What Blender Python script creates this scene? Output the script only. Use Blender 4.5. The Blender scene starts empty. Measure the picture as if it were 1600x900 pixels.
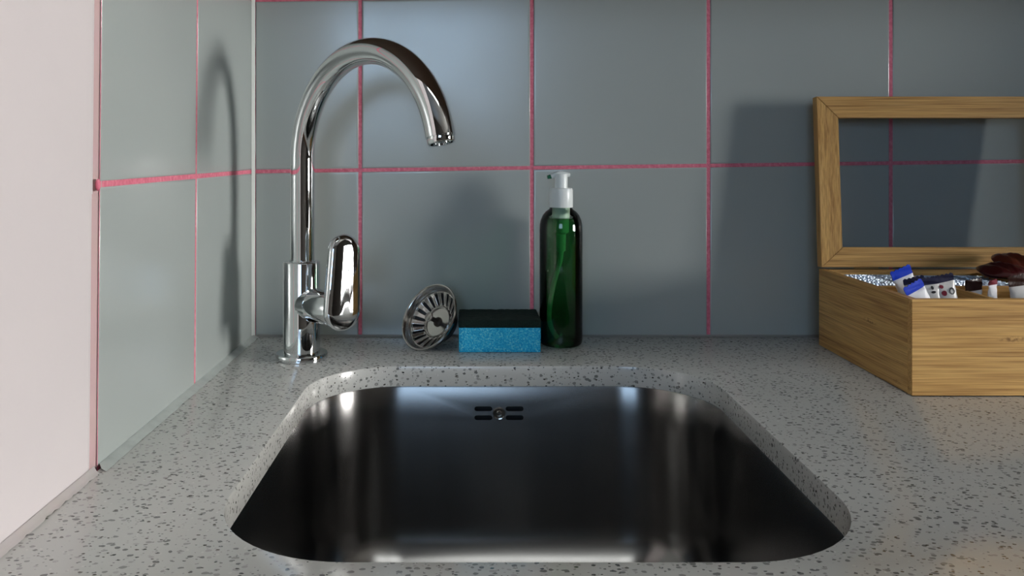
import bpy, bmesh, math, random
from mathutils import Vector, Matrix, geometry
random.seed(7)
PI = math.pi
sc = bpy.context.scene
COL = sc.collection

# ---------------------------------------------------------------- camera
F = 1320.0; CX, CY = 735.0, 240.0; Z0 = 0.970; H = 0.2102
cam_d = bpy.data.cameras.new('camera'); cam = bpy.data.objects.new('camera', cam_d); COL.objects.link(cam)
cam.location = (0, -Z0, H); cam.rotation_euler = (PI/2, 0, 0)
cam_d.sensor_width = 36; cam_d.lens = F/1600*36
cam_d.shift_x = (800-CX)/1600; cam_d.shift_y = (CY-450)/1600
cam_d.clip_start = 0.01
cam_d.dof.use_dof = False
sc.camera = cam
def P(px, py, Z):            # a measured point of the place at distance Z from the lens
    return Vector(((px-CX)/F*Z, Z-Z0, H-(py-CY)/F*Z))

# ---------------------------------------------------------------- light
w = bpy.data.worlds.new('world'); sc.world = w; w.use_nodes = True
w.node_tree.nodes['Background'].inputs[0].default_value = (0.5, 0.6, 0.75, 1)
w.node_tree.nodes['Background'].inputs[1].default_value = 0.05
# daylight: bright sky seen in the panes of two windows and an added roof light (centre, facing, width, height, radiance, colour);
# the glowing panes themselves are built with their windows further down
DAYLIGHT = {
 'window_1': ((3.27, -1.16, 0.38), (0, PI/2, 0), 0.78, 0.86, 61.0, (1.0, 0.985, 0.96)),
 'window_2': ((-0.33, -3.26, 0.80), (-PI/2, 0, 0), 1.06, 0.88, 6.2, (0.50, 0.72, 1.0)),
 'added_roof_light': ((0.45, -1.10, 1.79), (0, 0, 0), 1.18, 0.50, 5.2, (0.97, 1.0, 0.98)),  # unseen glowing roof pane, added to brighten the front of the counter
}
def daylight_pane(key, parent):
    loc, rot, sx, sy, L, col = DAYLIGHT[key]
    m = bpy.data.materials.new('daylight_' + key); m.use_nodes = True; t = m.node_tree
    t.nodes.remove(t.nodes['Principled BSDF']); e = t.nodes.new('ShaderNodeEmission')
    e.inputs[0].default_value = col + (1,); e.inputs[1].default_value = L
    t.links.new(e.outputs[0], t.nodes['Material Output'].inputs[0])
    bm = bmesh.new(); bmesh.ops.create_cube(bm, size=1.0)
    from mathutils import Euler
    bm.transform(Matrix.Translation(loc) @ Euler(rot).to_matrix().to_4x4() @ Matrix.Diagonal((sx, sy, 0.006, 1)))
    me = bpy.data.meshes.new('pane'); bm.to_mesh(me); bm.free(); me.materials.append(m)
    o = bpy.data.objects.new('pane', me); COL.objects.link(o); o.parent = parent
    return o
vs = sc.view_settings
vs.view_transform = 'Standard'; vs.look = 'None'; vs.gamma = 1; vs.use_curve_mapping = False
vs.exposure = 0.0

# ---------------------------------------------------------------- node helpers
def srgb(r, g, b):
    f = lambda c: (c/255/12.92) if c/255 <= 0.04045 else ((c/255+0.055)/1.055)**2.4
    return (f(r), f(g), f(b), 1)
class NT:
    def __init__(s, name):
        s.m = bpy.data.materials.new(name); s.m.use_nodes = True
        s.t = s.m.node_tree; s.n = s.t.nodes; s.b = s.n['Principled BSDF']; s.out = s.n['Material Output']
    def node(s, typ, **kw):
        n = s.n.new(typ)
        for k, v in kw.items():
            if k.startswith('i_'):
                key = k[2:]; key = int(key) if key.isdigit() else key.replace('_', ' ')
                n.inputs[key].default_value = v
            else: setattr(n, k, v)
        return n
    def link(s, a, b): s.t.links.new(a, b)
    def coords(s, scale=(1,1,1), rot=(0,0,0), kind='Object'):
        tc = s.node('ShaderNodeTexCoord'); mp = s.node('ShaderNodeMapping')
        mp.inputs['Scale'].default_value = scale; mp.inputs['Rotation'].default_value = rot
        s.link(tc.outputs[kind], mp.inputs['Vector']); return mp.outputs['Vector']
    def noise(s, vec, scale, detail=3, rough=0.5, dist=0):
        n = s.node('ShaderNodeTexNoise'); n.inputs['Scale'].default_value = scale
        n.inputs['Detail'].default_value = detail; n.inputs['Roughness'].default_value = rough
        n.inputs['Distortion'].default_value = dist
        s.link(vec, n.inputs['Vector']); return n
    def ramp(s, fac, stops, interp='LINEAR'):
        r = s.node('ShaderNodeValToRGB'); r.color_ramp.interpolation = interp
        while len(r.color_ramp.elements) < len(stops): r.color_ramp.elements.new(0.5)
        for e, (p, c) in zip(r.color_ramp.elements, stops): e.position = p; e.color = c
        s.link(fac, r.inputs[0]); return r.outputs[0]
    def mix(s, fac, a, b, mode='MIX'):
        m = s.node('ShaderNodeMix', data_type='RGBA', blend_type=mode)
        for sock, v in ((m.inputs[0], fac), (m.inputs[6], a), (m.inputs[7], b)):
            if hasattr(v, 'links') or isinstance(v, bpy.types.NodeSocket): s.link(v, sock)
            else: sock.default_value = v
        return m.outputs[2]
    def bump(s, h, strength, dist, normal=None):
        b = s.node('ShaderNodeBump'); b.inputs['Strength'].default_value = strength; b.inputs['Distance'].default_value = dist
        s.link(h, b.inputs['Height'])
        if normal is not None: s.link(normal, b.inputs['Normal'])
        return b.outputs[0]
    def set(s, **kw):
        for k, v in kw.items():
            k = k.replace('_', ' ')
            if isinstance(v, bpy.types.NodeSocket): s.link(v, s.b.inputs[k])
            else: s.b.inputs[k].default_value = v
        return s.m
def plain(name, col, rough=0.5, metal=0, **kw):
    t = NT(name); v = t.coords()
    n = t.noise(v, 60, 3)
    c = t.mix(0.06, col, n.outputs['Color'], 'OVERLAY')
    return t.set(Base_Color=c, Roughness=rough, Metallic=metal, **kw)

def mat_tile():
    t = NT('glazed_tile'); v = t.coords()
    n = t.noise(v, 3.5, 2); n2 = t.noise(v, 28, 3)
    c = t.mix(n.outputs['Fac'], srgb(165, 172, 169), srgb(171, 178, 175))
    r = t.ramp(n2.outputs['Fac'], [(0.3, (0.205,)*3+(1,)), (0.7, (0.235,)*3+(1,))])
    return t.set(Base_Color=c, Roughness=r, Specular_IOR_Level=0.85)
def mat_grout():
    t = NT('pink_grout'); v = t.coords()
    n = t.noise(v, 260, 4); n2 = t.noise(v, 30, 2)
    c = t.ramp(n.outputs['Fac'], [(0.3, srgb(196, 84, 110)), (0.55, srgb(226, 122, 146)), (0.75, srgb(238, 168, 178))])
    c = t.mix(n2.outputs['Fac'], c, srgb(222, 124, 142))
    return t.set(Base_Color=c, Roughness=0.85, Normal=t.bump(n.outputs['Fac'], 0.6, 0.001))
def mat_paint():
    t = NT('pale_pink_plaster'); v = t.coords()
    n = t.noise(v, 14, 5)
    c = t.mix(n.outputs['Fac'], srgb(212, 204, 205), srgb(218, 210, 210))
    return t.set(Base_Color=c, Roughness=0.62, Normal=t.bump(n.outputs['Fac'], 0.12, 0.004))
def mat_stone():
    t = NT('speckled_quartz'); v = t.coords()
    base_n = t.noise(v, 9, 3)
    base = t.mix(base_n.outputs['Fac'], srgb(184, 184, 179), srgb(194, 193, 188))
    def specks(scale, thr, keep, rot, sx, col, base, seed):
        vv = t.coords((scale*sx, scale, scale), (0.3*seed, 0.1, rot))
        wn = t.noise(vv, 1.6, 2); wp = t.node('ShaderNodeMix', data_type='RGBA', blend_type='LINEAR_LIGHT')
        wp.inputs[0].default_value = 0.22; t.link(vv, wp.inputs[6]); t.link(wn.outputs['Color'], wp.inputs[7])
        vo = t.node('ShaderNodeTexVoronoi'); vo.inputs['Scale'].default_value = 1.0; t.link(wp.outputs[2], vo.inputs['Vector'])
        lt = t.node('ShaderNodeMath', operation='LESS_THAN'); lt.inputs[1].default_value = thr
        t.link(vo.outputs['Distance'], lt.inputs[0])
        sp = t.node('ShaderNodeSeparateColor'); t.link(vo.outputs['Color'], sp.inputs[0])
        k = t.node('ShaderNodeMath', operation='LESS_THAN'); k.inputs[1].default_value = keep; t.link(sp.outputs[0], k.inputs[0])
        mu = t.node('ShaderNodeMath', operation='MULTIPLY'); t.link(lt.outputs[0], mu.inputs[0]); t.link(k.outputs[0], mu.inputs[1])
        tone = t.ramp(sp.outputs[1], col)
        return t.mix(mu.outputs[0], base, tone)
    g = [(0.0, srgb(104, 104, 102)), (0.5, srgb(138, 138, 134)), (1.0, srgb(172, 170, 166))]
    d = [(0.0, srgb(40, 42, 42)), (1.0, srgb(92, 86, 78))]
    c = specks(270, 0.33, 0.40, 0.5, 0.8, g, base, 1)
    c = specks(190, 0.27, 0.32, -0.6, 0.7, g, c, 2)
    c = specks(340, 0.27, 0.24, 0.2, 0.7, d, c, 3)
    c = specks(520, 0.30, 0.22, 1.2, 0.8, g, c, 5)
    c = specks(330, 0.27, 0.30, 0.9, 1, [(0, srgb(206, 205, 200)), (1, srgb(172, 171, 166))], c, 4)
    n = t.noise(v, 55, 2)
    r = t.ramp(n.outputs['Fac'], [(0.3, (0.13,)*3+(1,)), (0.7, (0.19,)*3+(1,))])
    return t.set(Base_Color=c, Roughness=r, Specular_IOR_Level=0.6, Normal=t.bump(n.outputs['Fac'], 0.05, 0.001))
def mat_steel(name='brushed_steel', col=(0.34, 0.33, 0.32, 1), rough=0.20, sc3=(900, 900, 6), aniso=0, arot=0.25):
    t = NT(name); v = t.coords(sc3)
    n = t.noise(v, 1, 2)
    r = t.ramp(n.outputs['Fac'], [(0.3, (rough-0.008,)*3+(1,)), (0.7, (rough+0.008,)*3+(1,))])
    if aniso:
        tg = t.node('ShaderNodeTangent', direction_type='RADIAL', axis='Z'); t.link(tg.outputs[0], t.b.inputs['Tangent'])
        t.set(Anisotropic=aniso, Anisotropic_Rotation=arot)
    return t.set(Base_Color=col, Metallic=1, Roughness=r, Normal=t.bump(n.outputs['Fac'], 0.004, 0.00005))
def mat_chrome(name='chrome', col=(0.74, 0.76, 0.77, 1), rough=0.022):
    t = NT(name); v = t.coords(); n = t.noise(v, 30, 2)
    r = t.ramp(n.outputs['Fac'], [(0.3, (rough,)*3+(1,)), (0.8, (rough*1.6,)*3+(1,))])
    return t.set(Base_Color=col, Metallic=1, Roughness=r)
def mat_bamboo(axis, name):
    # grain runs along axis 0/1/2 of world space
    t = NT(name)
    s1 = [260, 260, 260]; s1[axis] = 7
    s2 = [900, 900, 900]; s2[axis] = 16
    s3 = [95, 95, 95]; s3[axis] = 3.5
    a = t.noise(t.coords(tuple(s3)), 1, 2, 0.5, 0.3); b = t.noise(t.coords(tuple(s1)), 1, 4, 0.6, 0.4); f = t.noise(t.coords(tuple(s2)), 1, 2)
    c = t.ramp(a.outputs['Fac'], [(0.32, srgb(150, 104, 50)), (0.5, srgb(198, 150, 86)), (0.68, srgb(226, 182, 112))])
    c = t.mix(0.55, c, t.ramp(b.outputs['Fac'], [(0.3, srgb(118, 74, 32)), (0.5, srgb(204, 158, 90)), (0.7, srgb(230, 188, 122))]))
    c = t.mix(0.35, c, t.ramp(f.outputs['Fac'], [(0.35, srgb(120, 76, 34)), (0.62, srgb(222, 180, 112))]))
    # culm nodes: short darker bands scattered across the strips
    s4 = [50, 50, 50]; s4[axis] = 9
    vo = t.node('ShaderNodeTexVoronoi'); vo.inputs['Scale'].default_value = 1; t.link(t.coords(tuple(s4)), vo.inputs['Vector'])
    s5 = [420, 420, 420]; s5[axis] = 260
    kn = t.noise(t.coords(tuple(s5)), 1, 3)
    m = t.ramp(vo.outputs['Distance'], [(0.05, (1,)*3+(1,)), (0.16, (0,)*3+(1,))])
    mk = t.mix(1.0, m, t.ramp(kn.outputs['Fac'], [(0.42, (0,)*3+(1,)), (0.6, (1,)*3+(1,))]), 'MULTIPLY')
    c = t.mix(mk, c, srgb(112, 76, 38))
    return t.set(Base_Color=c, Roughness=0.5, Normal=t.bump(f.outputs['Fac'], 0.12, 0.0004), Specular_IOR_Level=0.35)
def mat_tinted(name, tint, gloss=0.06, rough=0.03):
    # clear plastic / liquid boundary: tinted transmission plus a mirror-like skin
    t = NT(name); tr = t.node('ShaderNodeBsdfTransparent'); tr.inputs[0].default_value = tint
    gl = t.node('ShaderNodeBsdfGlossy'); gl.inputs['Roughness'].default_value = rough
    lw = t.node('ShaderNodeFresnel'); lw.inputs[0].default_value = 1.45
    n = t.noise(t.coords(), 40, 2); t.link(t.bump(n.outputs['Fac'], 0.05, 0.001), gl.inputs['Normal'])
    mx = t.node('ShaderNodeMixShader'); t.link(lw.outputs[0], mx.inputs[0]); t.link(tr.outputs[0], mx.inputs[1]); t.link(gl.outputs[0], mx.inputs[2])
    t.link(mx.outputs[0], t.out.inputs[0]); return t.m
def mat_sponge():
    t = NT('blue_sponge_foam'); v = t.coords()
    vo = t.node('ShaderNodeTexVoronoi'); vo.inputs['Scale'].default_value = 900; t.link(v, vo.inputs['Vector'])
    n = t.noise(v, 700, 3)
    c = t.ramp(n.outputs['Fac'], [(0.35, srgb(22, 176, 236)), (0.55, srgb(60, 212, 254)), (0.72, srgb(160, 240, 255))])
    return t.set(Base_Color=c, Roughness=0.9, Normal=t.bump(vo.outputs['Distance'], 0.8, 0.001))
def mat_scour():
    t = NT('dark_green_scourer'); v = t.coords(); n = t.noise(v, 900, 4)
    c = t.ramp(n.outputs['Fac'], [(0.35, srgb(2, 20, 16)), (0.7, srgb(8, 46, 36))])
    return t.set(Base_Color=c, Roughness=0.95, Normal=t.bump(n.outputs['Fac'], 1.0, 0.0015))
def mat_silicone():
    t = NT('white_silicone'); v = t.coords(); n = t.noise(v, 70, 4)
    c = t.ramp(n.outputs['Fac'], [(0.3, srgb(164, 170, 167)), (0.55, srgb(180, 186, 182))])
    return t.set(Base_Color=c, Roughness=0.4, Normal=t.bump(n.outputs['Fac'], 0.4, 0.002))
def mat_foil():
    t = NT('silver_foil'); v = t.coords(); n = t.noise(v, 140, 3)
    return t.set(Base_Color=(0.52, 0.60, 0.72, 1), Metallic=0.8, Roughness=0.34, Normal=t.bump(n.outputs['Fac'], 0.9, 0.006))
def mat_wrapper(name, col, rough=0.35):
    t = NT(name); v = t.coords(); n = t.noise(v, 120, 3)
    c = t.mix(0.12, col, t.ramp(n.outputs['Fac'], [(0.3, (0.2,)*3+(1,)), (0.7, (0.8,)*3+(1,))]), 'OVERLAY')
    return t.set(Base_Color=c, Roughness=rough, Normal=t.bump(n.outputs['Fac'], 0.35, 0.002))

TILE = mat_tile(); GROUT = mat_grout(); PAINT = mat_paint(); STONE = mat_stone()
STEEL = mat_steel(sc3=(40, 40, 2), col=(0.25, 0.245, 0.24, 1), rough=0.25, aniso=0.70, arot=0.25); CHROME = mat_chrome(); DCHROME = mat_chrome('strainer_steel', (0.50, 0.49, 0.47, 1), 0.16)
BAMX = mat_bamboo(0, 'bamboo_along_width'); BAMY = mat_bamboo(1, 'bamboo_along_depth'); BAMZ = mat_bamboo(2, 'bamboo_along_height')
SIL = mat_silicone(); FOIL = mat_foil(); SPONGE = mat_sponge(); SCOUR = mat_scour()
BLACK = plain('black_rubber', (0.012, 0.012, 0.012, 1), 0.5); DARKBAR = plain('dark_brown_bar', srgb(44, 34, 28), 0.5)
MAUVE = plain('mauve_mortar', srgb(196, 168, 168), 0.8)
WHITEP = plain('white_pump_plastic', srgb(228, 234, 232), 0.32)
SHELL = mat_tinted('clear_bottle_plastic', (0.93, 0.96, 0.94, 1)); LIQ = mat_tinted('green_soap_liquid', (0.18, 0.48, 0.25, 1))
DIP = mat_tinted('milky_dip_tube', (0.6, 0.62, 0.6, 1), 0.1, 0.2); GREENP = plain('green_pump_insert', srgb(190, 215, 190), 0.4)
GREENN = plain('green_nozzle_tip', srgb(10, 92, 64), 0.4)
PANE = mat_tinted('clear_acrylic', (0.96, 0.97, 0.98, 1))
WHITEW = mat_wrapper('white_sachet_paper', srgb(222, 222, 226)); BLUEW = mat_wrapper('blue_print', srgb(20, 60, 190)); NAVYW = mat_wrapper('navy_print', srgb(22, 24, 54))
CREAMW = mat_wrapper('grey_white_sachet', srgb(190, 188, 186)); MAROON = mat_wrapper('maroon_wrapper', srgb(66, 16, 18), 0.28); BROWNW = mat_wrapper('dark_brown_wrapper', srgb(46, 24, 20), 0.25)
REDW = mat_wrapper('maroon_print', srgb(110, 24, 44)); INKW = mat_wrapper('dark_ink', srgb(30, 28, 34))
BRASS = mat_steel('hinge_metal', (0.6, 0.5, 0.3, 1), 0.3, (60, 60, 60))
ROOMW = plain('room_wall_paint', srgb(74, 70, 66), 0.8); ROOMC = plain('ceiling_paint', srgb(150, 148, 144), 0.8)
FLOORM = plain('floor_boards', srgb(86, 62, 42), 0.5); FRAME = plain('window_frame_paint', srgb(225, 225, 222), 0.4)
CABM = plain('cabinet_laminate', srgb(84, 60, 40), 0.5)

# ---------------------------------------------------------------- object helpers
def tag(o, label=None, cat=None, group=None, kind=None):
    if label: o['label'] = label
    if cat: o['category'] = cat
    if group: o['group'] = group
    if kind: o['kind'] = kind
    return o
def empty(name, loc=(0,0,0), label=None, cat=None, group=None):
    o = bpy.data.objects.new(name, None); COL.objects.link(o); o.location = loc; o.empty_display_size = 0.02
    bpy.context.view_layer.update()
    return tag(o, label, cat, group)
def obj(name, bm, mats, parent=None, smooth=True, local=False, angle=40):
    me = bpy.data.meshes.new(name)
    bmesh.ops.recalc_face_normals(bm, faces=bm.faces)
    bm.to_mesh(me); bm.free()
    for m in (mats if isinstance(mats, (list, tuple)) else [mats]): me.materials.append(m)
    o = bpy.data.objects.new(name, me); COL.objects.link(o)
    if smooth:
        me.shade_smooth(); me.set_sharp_from_angle(angle=math.radians(angle))
    if parent is not None:
        o.parent = parent
        if not local:                      # mesh given in world space
            p = parent; M = Matrix.Identity(4)
            while p is not None: M = p.matrix_basis @ M if p.parent is None else p.matrix_basis @ M; p = p.parent
            me.transform(M.inverted())
    return o
def box(bm, lo, hi, mi=0, M=None, bev=0.0):
    vs_ = [bm.verts.new((x, y, z)) for x in (lo[0], hi[0]) for y in (lo[1], hi[1]) for z in (lo[2], hi[2])]
    q = [(0,1,3,2), (4,6,7,5), (0,4,5,1), (2,3,7,6), (0,2,6,4), (1,5,7,3)]
    fs = [bm.faces.new([vs_[i] for i in f]) for f in q]
    for f in fs: f.material_index = mi
    if bev:
        es = list({e for f in fs for e in f.edges})
        r = bmesh.ops.bevel(bm, geom=es, offset=bev, segments=2, affect='EDGES', profile=0.5)
        for f in r['faces']: f.material_index = mi
        vs_ = list({v for f in bm.faces for v in f.verts}) if M is not None else vs_
    if M is not None:
        for v in vs_: v.co = M @ v.co
    return bm
def BM(): return bmesh.new()
def ring(bm, pts): return [bm.verts.new(p) for p in pts]
def bridge(bm, a, b, mi=0, skip=None):
    n = len(a)
    for i in range(n):
        if skip and skip(i): continue
        f = bm.faces.new((a[i], a[(i+1) % n], b[(i+1) % n], b[i])); f.material_index = mi
def lathe(bm, prof, n=64, M=Matrix.Identity(4), cap0=True, cap1=True, mi=0):
    rs = []
    for r, z in prof:
        rs.append(ring(bm, [M @ Vector((r*math.cos(2*PI*i/n), r*math.sin(2*PI*i/n), z)) for i in range(n)]))
    for a, b in zip(rs, rs[1:]): bridge(bm, a, b, mi)
    if cap0: bm.faces.new(rs[0][::-1]).material_index = mi
    if cap1: bm.faces.new(rs[-1]).material_index = mi
    return rs
def tube(bm, pts, rad, n=24, caps=True, mi=0):
    pts = [Vector(p) for p in pts]; rs = []
    up = None
    for i, p in enumerate(pts):
        t = (pts[min(i+1, len(pts)-1)] - pts[max(i-1, 0)]).normalized()
        if up is None:
            up = t.orthogonal().normalized()
        up = (up - t*up.dot(t)).normalized(); sd = t.cross(up)
        r = rad[i] if isinstance(rad, (list, tuple)) else rad
        rs.append(ring(bm, [p + up*r*math.cos(2*PI*k/n) + sd*r*math.sin(2*PI*k/n) for k in range(n)]))
    for a, b in zip(rs, rs[1:]): bridge(bm, a, b, mi)
    if caps: bm.faces.new(rs[0][::-1]).material_index = mi; bm.faces.new(rs[-1]).material_index = mi
    return rs
def flat(o):
    md = o.modifiers.new('wn', 'WEIGHTED_NORMAL'); md.keep_sharp = True; return o
def basis(loc, z, xh=Vector((1,0,0))):
    z = Vector(z).normalized(); x = Vector(xh) - z*Vector(xh).dot(z); x.normalize(); y = z.cross(x)
    return Matrix(((x.x, y.x, z.x, loc[0]), (x.y, y.y, z.y, loc[1]), (x.z, y.z, z.z, loc[2]), (0,0,0,1)))
def boolean(o, cutter_bm, op='DIFFERENCE'):
    me = bpy.data.meshes.new('cut'); bmesh.ops.recalc_face_normals(cutter_bm, faces=cutter_bm.faces); cutter_bm.to_mesh(me); cutter_bm.free()
    c = bpy.data.objects.new('cut', me); COL.objects.link(c)
    if o.parent is not None: c.matrix_world = Matrix.Identity(4)
    md = o.modifiers.new('b', 'BOOLEAN'); md.object = c; md.operation = op; md.solver = 'EXACT'
    bpy.context.view_layer.update()
    dg = bpy.context.evaluated_depsgraph_get()
    nm = bpy.data.meshes.new_from_object(o.evaluated_get(dg), depsgraph=dg)
    o.modifiers.clear(); o.data = nm
    bpy.data.objects.remove(c); bpy.data.meshes.remove(me)

# ================================================================ SETTING
XL = -0.2487                                      # tiled left wall plane
FL = -0.90; CE = 1.75
FX, FY = 3.2, -3.2                                 # right wall, front wall (behind the camera)
def tile(bm, q, nrm, gap=0.0017, dep=0.0018, rnd=0.0016):
    # q: four corners (on the tile face plane), nrm: outward; a glazed tile with a rounded arris
    q = [Vector(p) for p in q]; c = sum(q, Vector())/4
    e1 = (q[1]-q[0]).normalized(); e2 = (q[3]-q[0]).normalized()
    def loop(ins, d):
        sg = [(1,1), (-1,1), (-1,-1), (1,-1)]
        return [bm.verts.new(p + e1*s[0]*ins + e2*s[1]*ins + nrm*d) for p, s in zip(q, sg)]
    Ls = [loop(gap, -dep)]
    for a in (0, 30, 60, 90):
        a = math.radians(a); Ls.append(loop(gap + rnd*(1-math.cos(a)), -rnd + rnd*math.sin(a)))
    Ls.append(loop(gap + rnd + 0.0012, 0.0))
    for a, b in zip(Ls, Ls[1:]): bridge(bm, a, b, 0)
    bm.faces.new(Ls[-1]).material_index = 0
# back wall
bm = BM()
X = [XL, -0.1266, 0.0706, 0.2735, 0.4830, 0.6900, 0.895, 1.10, 1.305, 1.51, 1.715, 1.92, 2.125, 2.33, 2.535, 2.74, 2.945, FX]
def rowz(k, x):
    if k == 0: return -0.0012
    return 0.1896 + 0.197*(k-1) + (x-XL)*(0.0132 + 0.001*(k-1))
NR = 7
for i in range(len(X)-1):
    for k in range(NR):
        a, b = X[i], X[i+1]
        tile(bm, [(a, 0, rowz(k, a)), (b, 0, rowz(k, b)), (b, 0, rowz(k+1, b)), (a, 0, rowz(k+1, a))], Vector((0,-1,0)))
box(bm, (XL-0.1, 0.0006, FL), (FX+0.1, 0.1, 1.42), 1)
box(bm, (XL-0.1, -0.001, 1.395), (FX+0.1, 0.1, CE), 2)
tag(obj('wall_back', bm, [TILE, GROUT, PAINT]), kind='structure')
# left wall: tiled part, mortar groove, painted pier that ends and turns left
bm = BM()
def yv(t, b, z): return b + (t-b)*(z-0.0)/0.33
Yl = [(-0.0006, -0.0006), (0.7706-Z0, 0.7634-Z0), (0.5709-Z0, 0.5641-Z0)]
for i in range(2):
    for k in range(NR):
        z0 = -0.0012 if k == 0 else 0.1896+0.197*(k-1); z1 = 0.1896+0.197*k
        f = lambda j, z: yv(Yl[j][0], Yl[j][1], z) - (0.0016 if j == 2 else 0)
        tile(bm, [(XL, f(i+1, z0), z0), (XL, f(i, z0), z0), (XL, f(i, z1), z1), (XL, f(i+1, z1), z1)], Vector((1,0,0)))
zt = 1.38
bmv = lambda p: bm.verts.new(p)
def quad(pts, mi):
    bm.faces.new([bm.verts.new(p) for p in pts]).material_index = mi
quad([(XL-0.0006, 0.02, FL), (XL-0.0006, yv(*Yl[2], FL)-0.0004, FL), (XL-0.0006, yv(*Yl[2], CE)-0.0004, CE), (XL-0.0006, 0.02, CE)], 1)
# horizontal section of groove + pier swept upward (leans with the tile edge)
sec = [(-0.0004, 0.0030), (-0.0016, -0.0004), (-0.0052, -0.0042), (-0.0048, -0.0082), (-0.0016, -0.0100), (0.0002, -0.0122), (0.0008, -0.0160), (0.0010, -0.024)]
mats_sec = [3, 3, 3, 2, 2, 2, 2]
zs = [0.0, 0.1835, 0.1836, 0.1895, 0.1896, 0.5, 1.0, CE]
def secp(j, z):
    dx, dy = sec[j]
    if z < 0.1836 and j >= 4: dy -= 0.0012 
    return (XL+dx, yv(*Yl[2], z)+dy, z)
for a, b in zip(zs, zs[1:]):
    for j in range(len(sec)-1):
        quad([secp(j, a), secp(j+1, a), secp(j+1, b), secp(j, b)], mats_sec[j])
e = sec[-1]
quad([(XL+e[0], yv(*Yl[2], 0)+e[1], 0), (XL+e[0], -0.60, 0), (XL+e[0], -0.60, CE), (XL+e[0], yv(*Yl[2], CE)+e[1], CE)], 2)
box(bm, (XL-0.12, -0.60, FL), (XL-0.006, 0.05, CE), 2)
box(bm, (XL-0.01, -0.60, FL), (XL+0.0005, -0.42, -0.05), 2)
box(bm, (XL-0.12, -0.6005, FL), (XL+0.0010, -0.5995, CE), 2)
box(bm, (-1.80, -0.60, FL), (XL-0.11, -0.50, CE), 4)
tag(obj('wall_left', bm, [TILE, GROUT, PAINT, MAUVE, ROOMW]), kind='structure')
# blob of red grout at the end of the joint
bm = BM(); bmesh.ops.create_icosphere(bm, subdivisions=2, radius=0.0032, matrix=Matrix.Translation((XL-0.0005, yv(*Yl[2], .19)-0.0028, 0.1893)) @ Matrix.Diagonal((0.5, 0.8, 1.3, 1)))
tag(obj('trim_1', bm, [GROUT]), kind='structure')

# the rest of the room, seen only in reflections
def wall_with_hole(name, axis, at, lo, hi, hlo, hhi, m, th=0.12):
    bm = BM()
    def bx(a0, a1, z0, z1):
        if axis == 'x': box(bm, (at, a0, z0), (at+th, a1, z1))
        else: box(bm, (a0, at-th, z0), (a1, at, z1))
    bx(lo, hlo[0], FL, CE); bx(hhi[0], hi, FL, CE); bx(hlo[0], hhi[0], FL, hlo[1]); bx(hlo[0], hhi[0], hhi[1], CE)
    return tag(obj(name, bm, m, smooth=False), kind='structure')
wall_with_hole('wall_right', 'x', FX, FY, 0.1, (-1.60, -0.02), (-0.72, 0.78), ROOMW)
wall_with_hole('wall_front', 'y', FY, -1.9, FX+0.12, (-0.86, 0.36), (0.20, 1.24), ROOMW)
bm = BM(); box(bm, (-1.92, FY, FL), (-1.80, -0.50, CE)); tag(obj('wall_side', bm, ROOMW, smooth=False), kind='structure')
bm = BM(); box(bm, (-1.92, FY-0.12, FL-0.1), (FX+0.12, 0.1, FL)); tag(obj('floor', bm, FLOORM, smooth=False), kind='structure')
bm = BM(); box(bm, (-1.92, FY-0.12, CE), (FX+0.12, -1.38, CE+0.1)); box(bm, (-1.92, -0.82, CE), (FX+0.12, 0.1, CE+0.1))
box(bm, (-1.92, -1.38, CE), (-0.15, -0.82, CE+0.1)); box(bm, (1.05, -1.38, CE), (FX+0.12, -0.82, CE+0.1)); tag(obj('ceiling', bm, ROOMC, smooth=False), kind='structure')
def window(name, axis, at, a0, a1, z0, z1):
    bm = BM(); t = 0.045; d0, d1 = (at+0.0, at+0.05)
    def bx(p0, p1, q0, q1):
        if axis == 'x': box(bm, (d0, p0, q0), (d1, p1, q1))
        else: box(bm, (p0, at-0.05, q0), (p1, at, q1))
    bx(a0, a0+t, z0, z1); bx(a1-t, a1, z0, z1); bx(a0+t, a1-t, z0, z0+t); bx(a0+t, a1-t, z1-t, z1)
    m = (a0+a1)/2; bx(m-0.02, m+0.02, z0+t, z1-t)
    o = tag(obj(name, bm, FRAME, smooth=False), kind='structure'); daylight_pane(name, o); return o
window('window_1', 'x', FX+0.0, -1.60, -0.72, -0.02, 0.78)
window('window_2', 'y', FY-0.0, -0.86, 0.20, 0.36, 1.24)

bm = BM()
for lo, hi in (((-0.15, -1.38), (1.05, -1.34)), ((-0.15, -0.86), (1.05, -0.82)), ((-0.15, -1.34), (-0.11, -0.86)), ((1.01, -1.34), (1.05, -0.86)), ((0.43, -1.34), (0.47, -0.86))):
    box(bm, (lo[0], lo[1], CE-0.01), (hi[0], hi[1], CE+0.04))
w3 = tag(obj('added_roof_light', bm, FRAME, smooth=False), kind='structure'); daylight_pane('added_roof_light', w3)  # added roof opening, there only to lift the light on the counter

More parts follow.
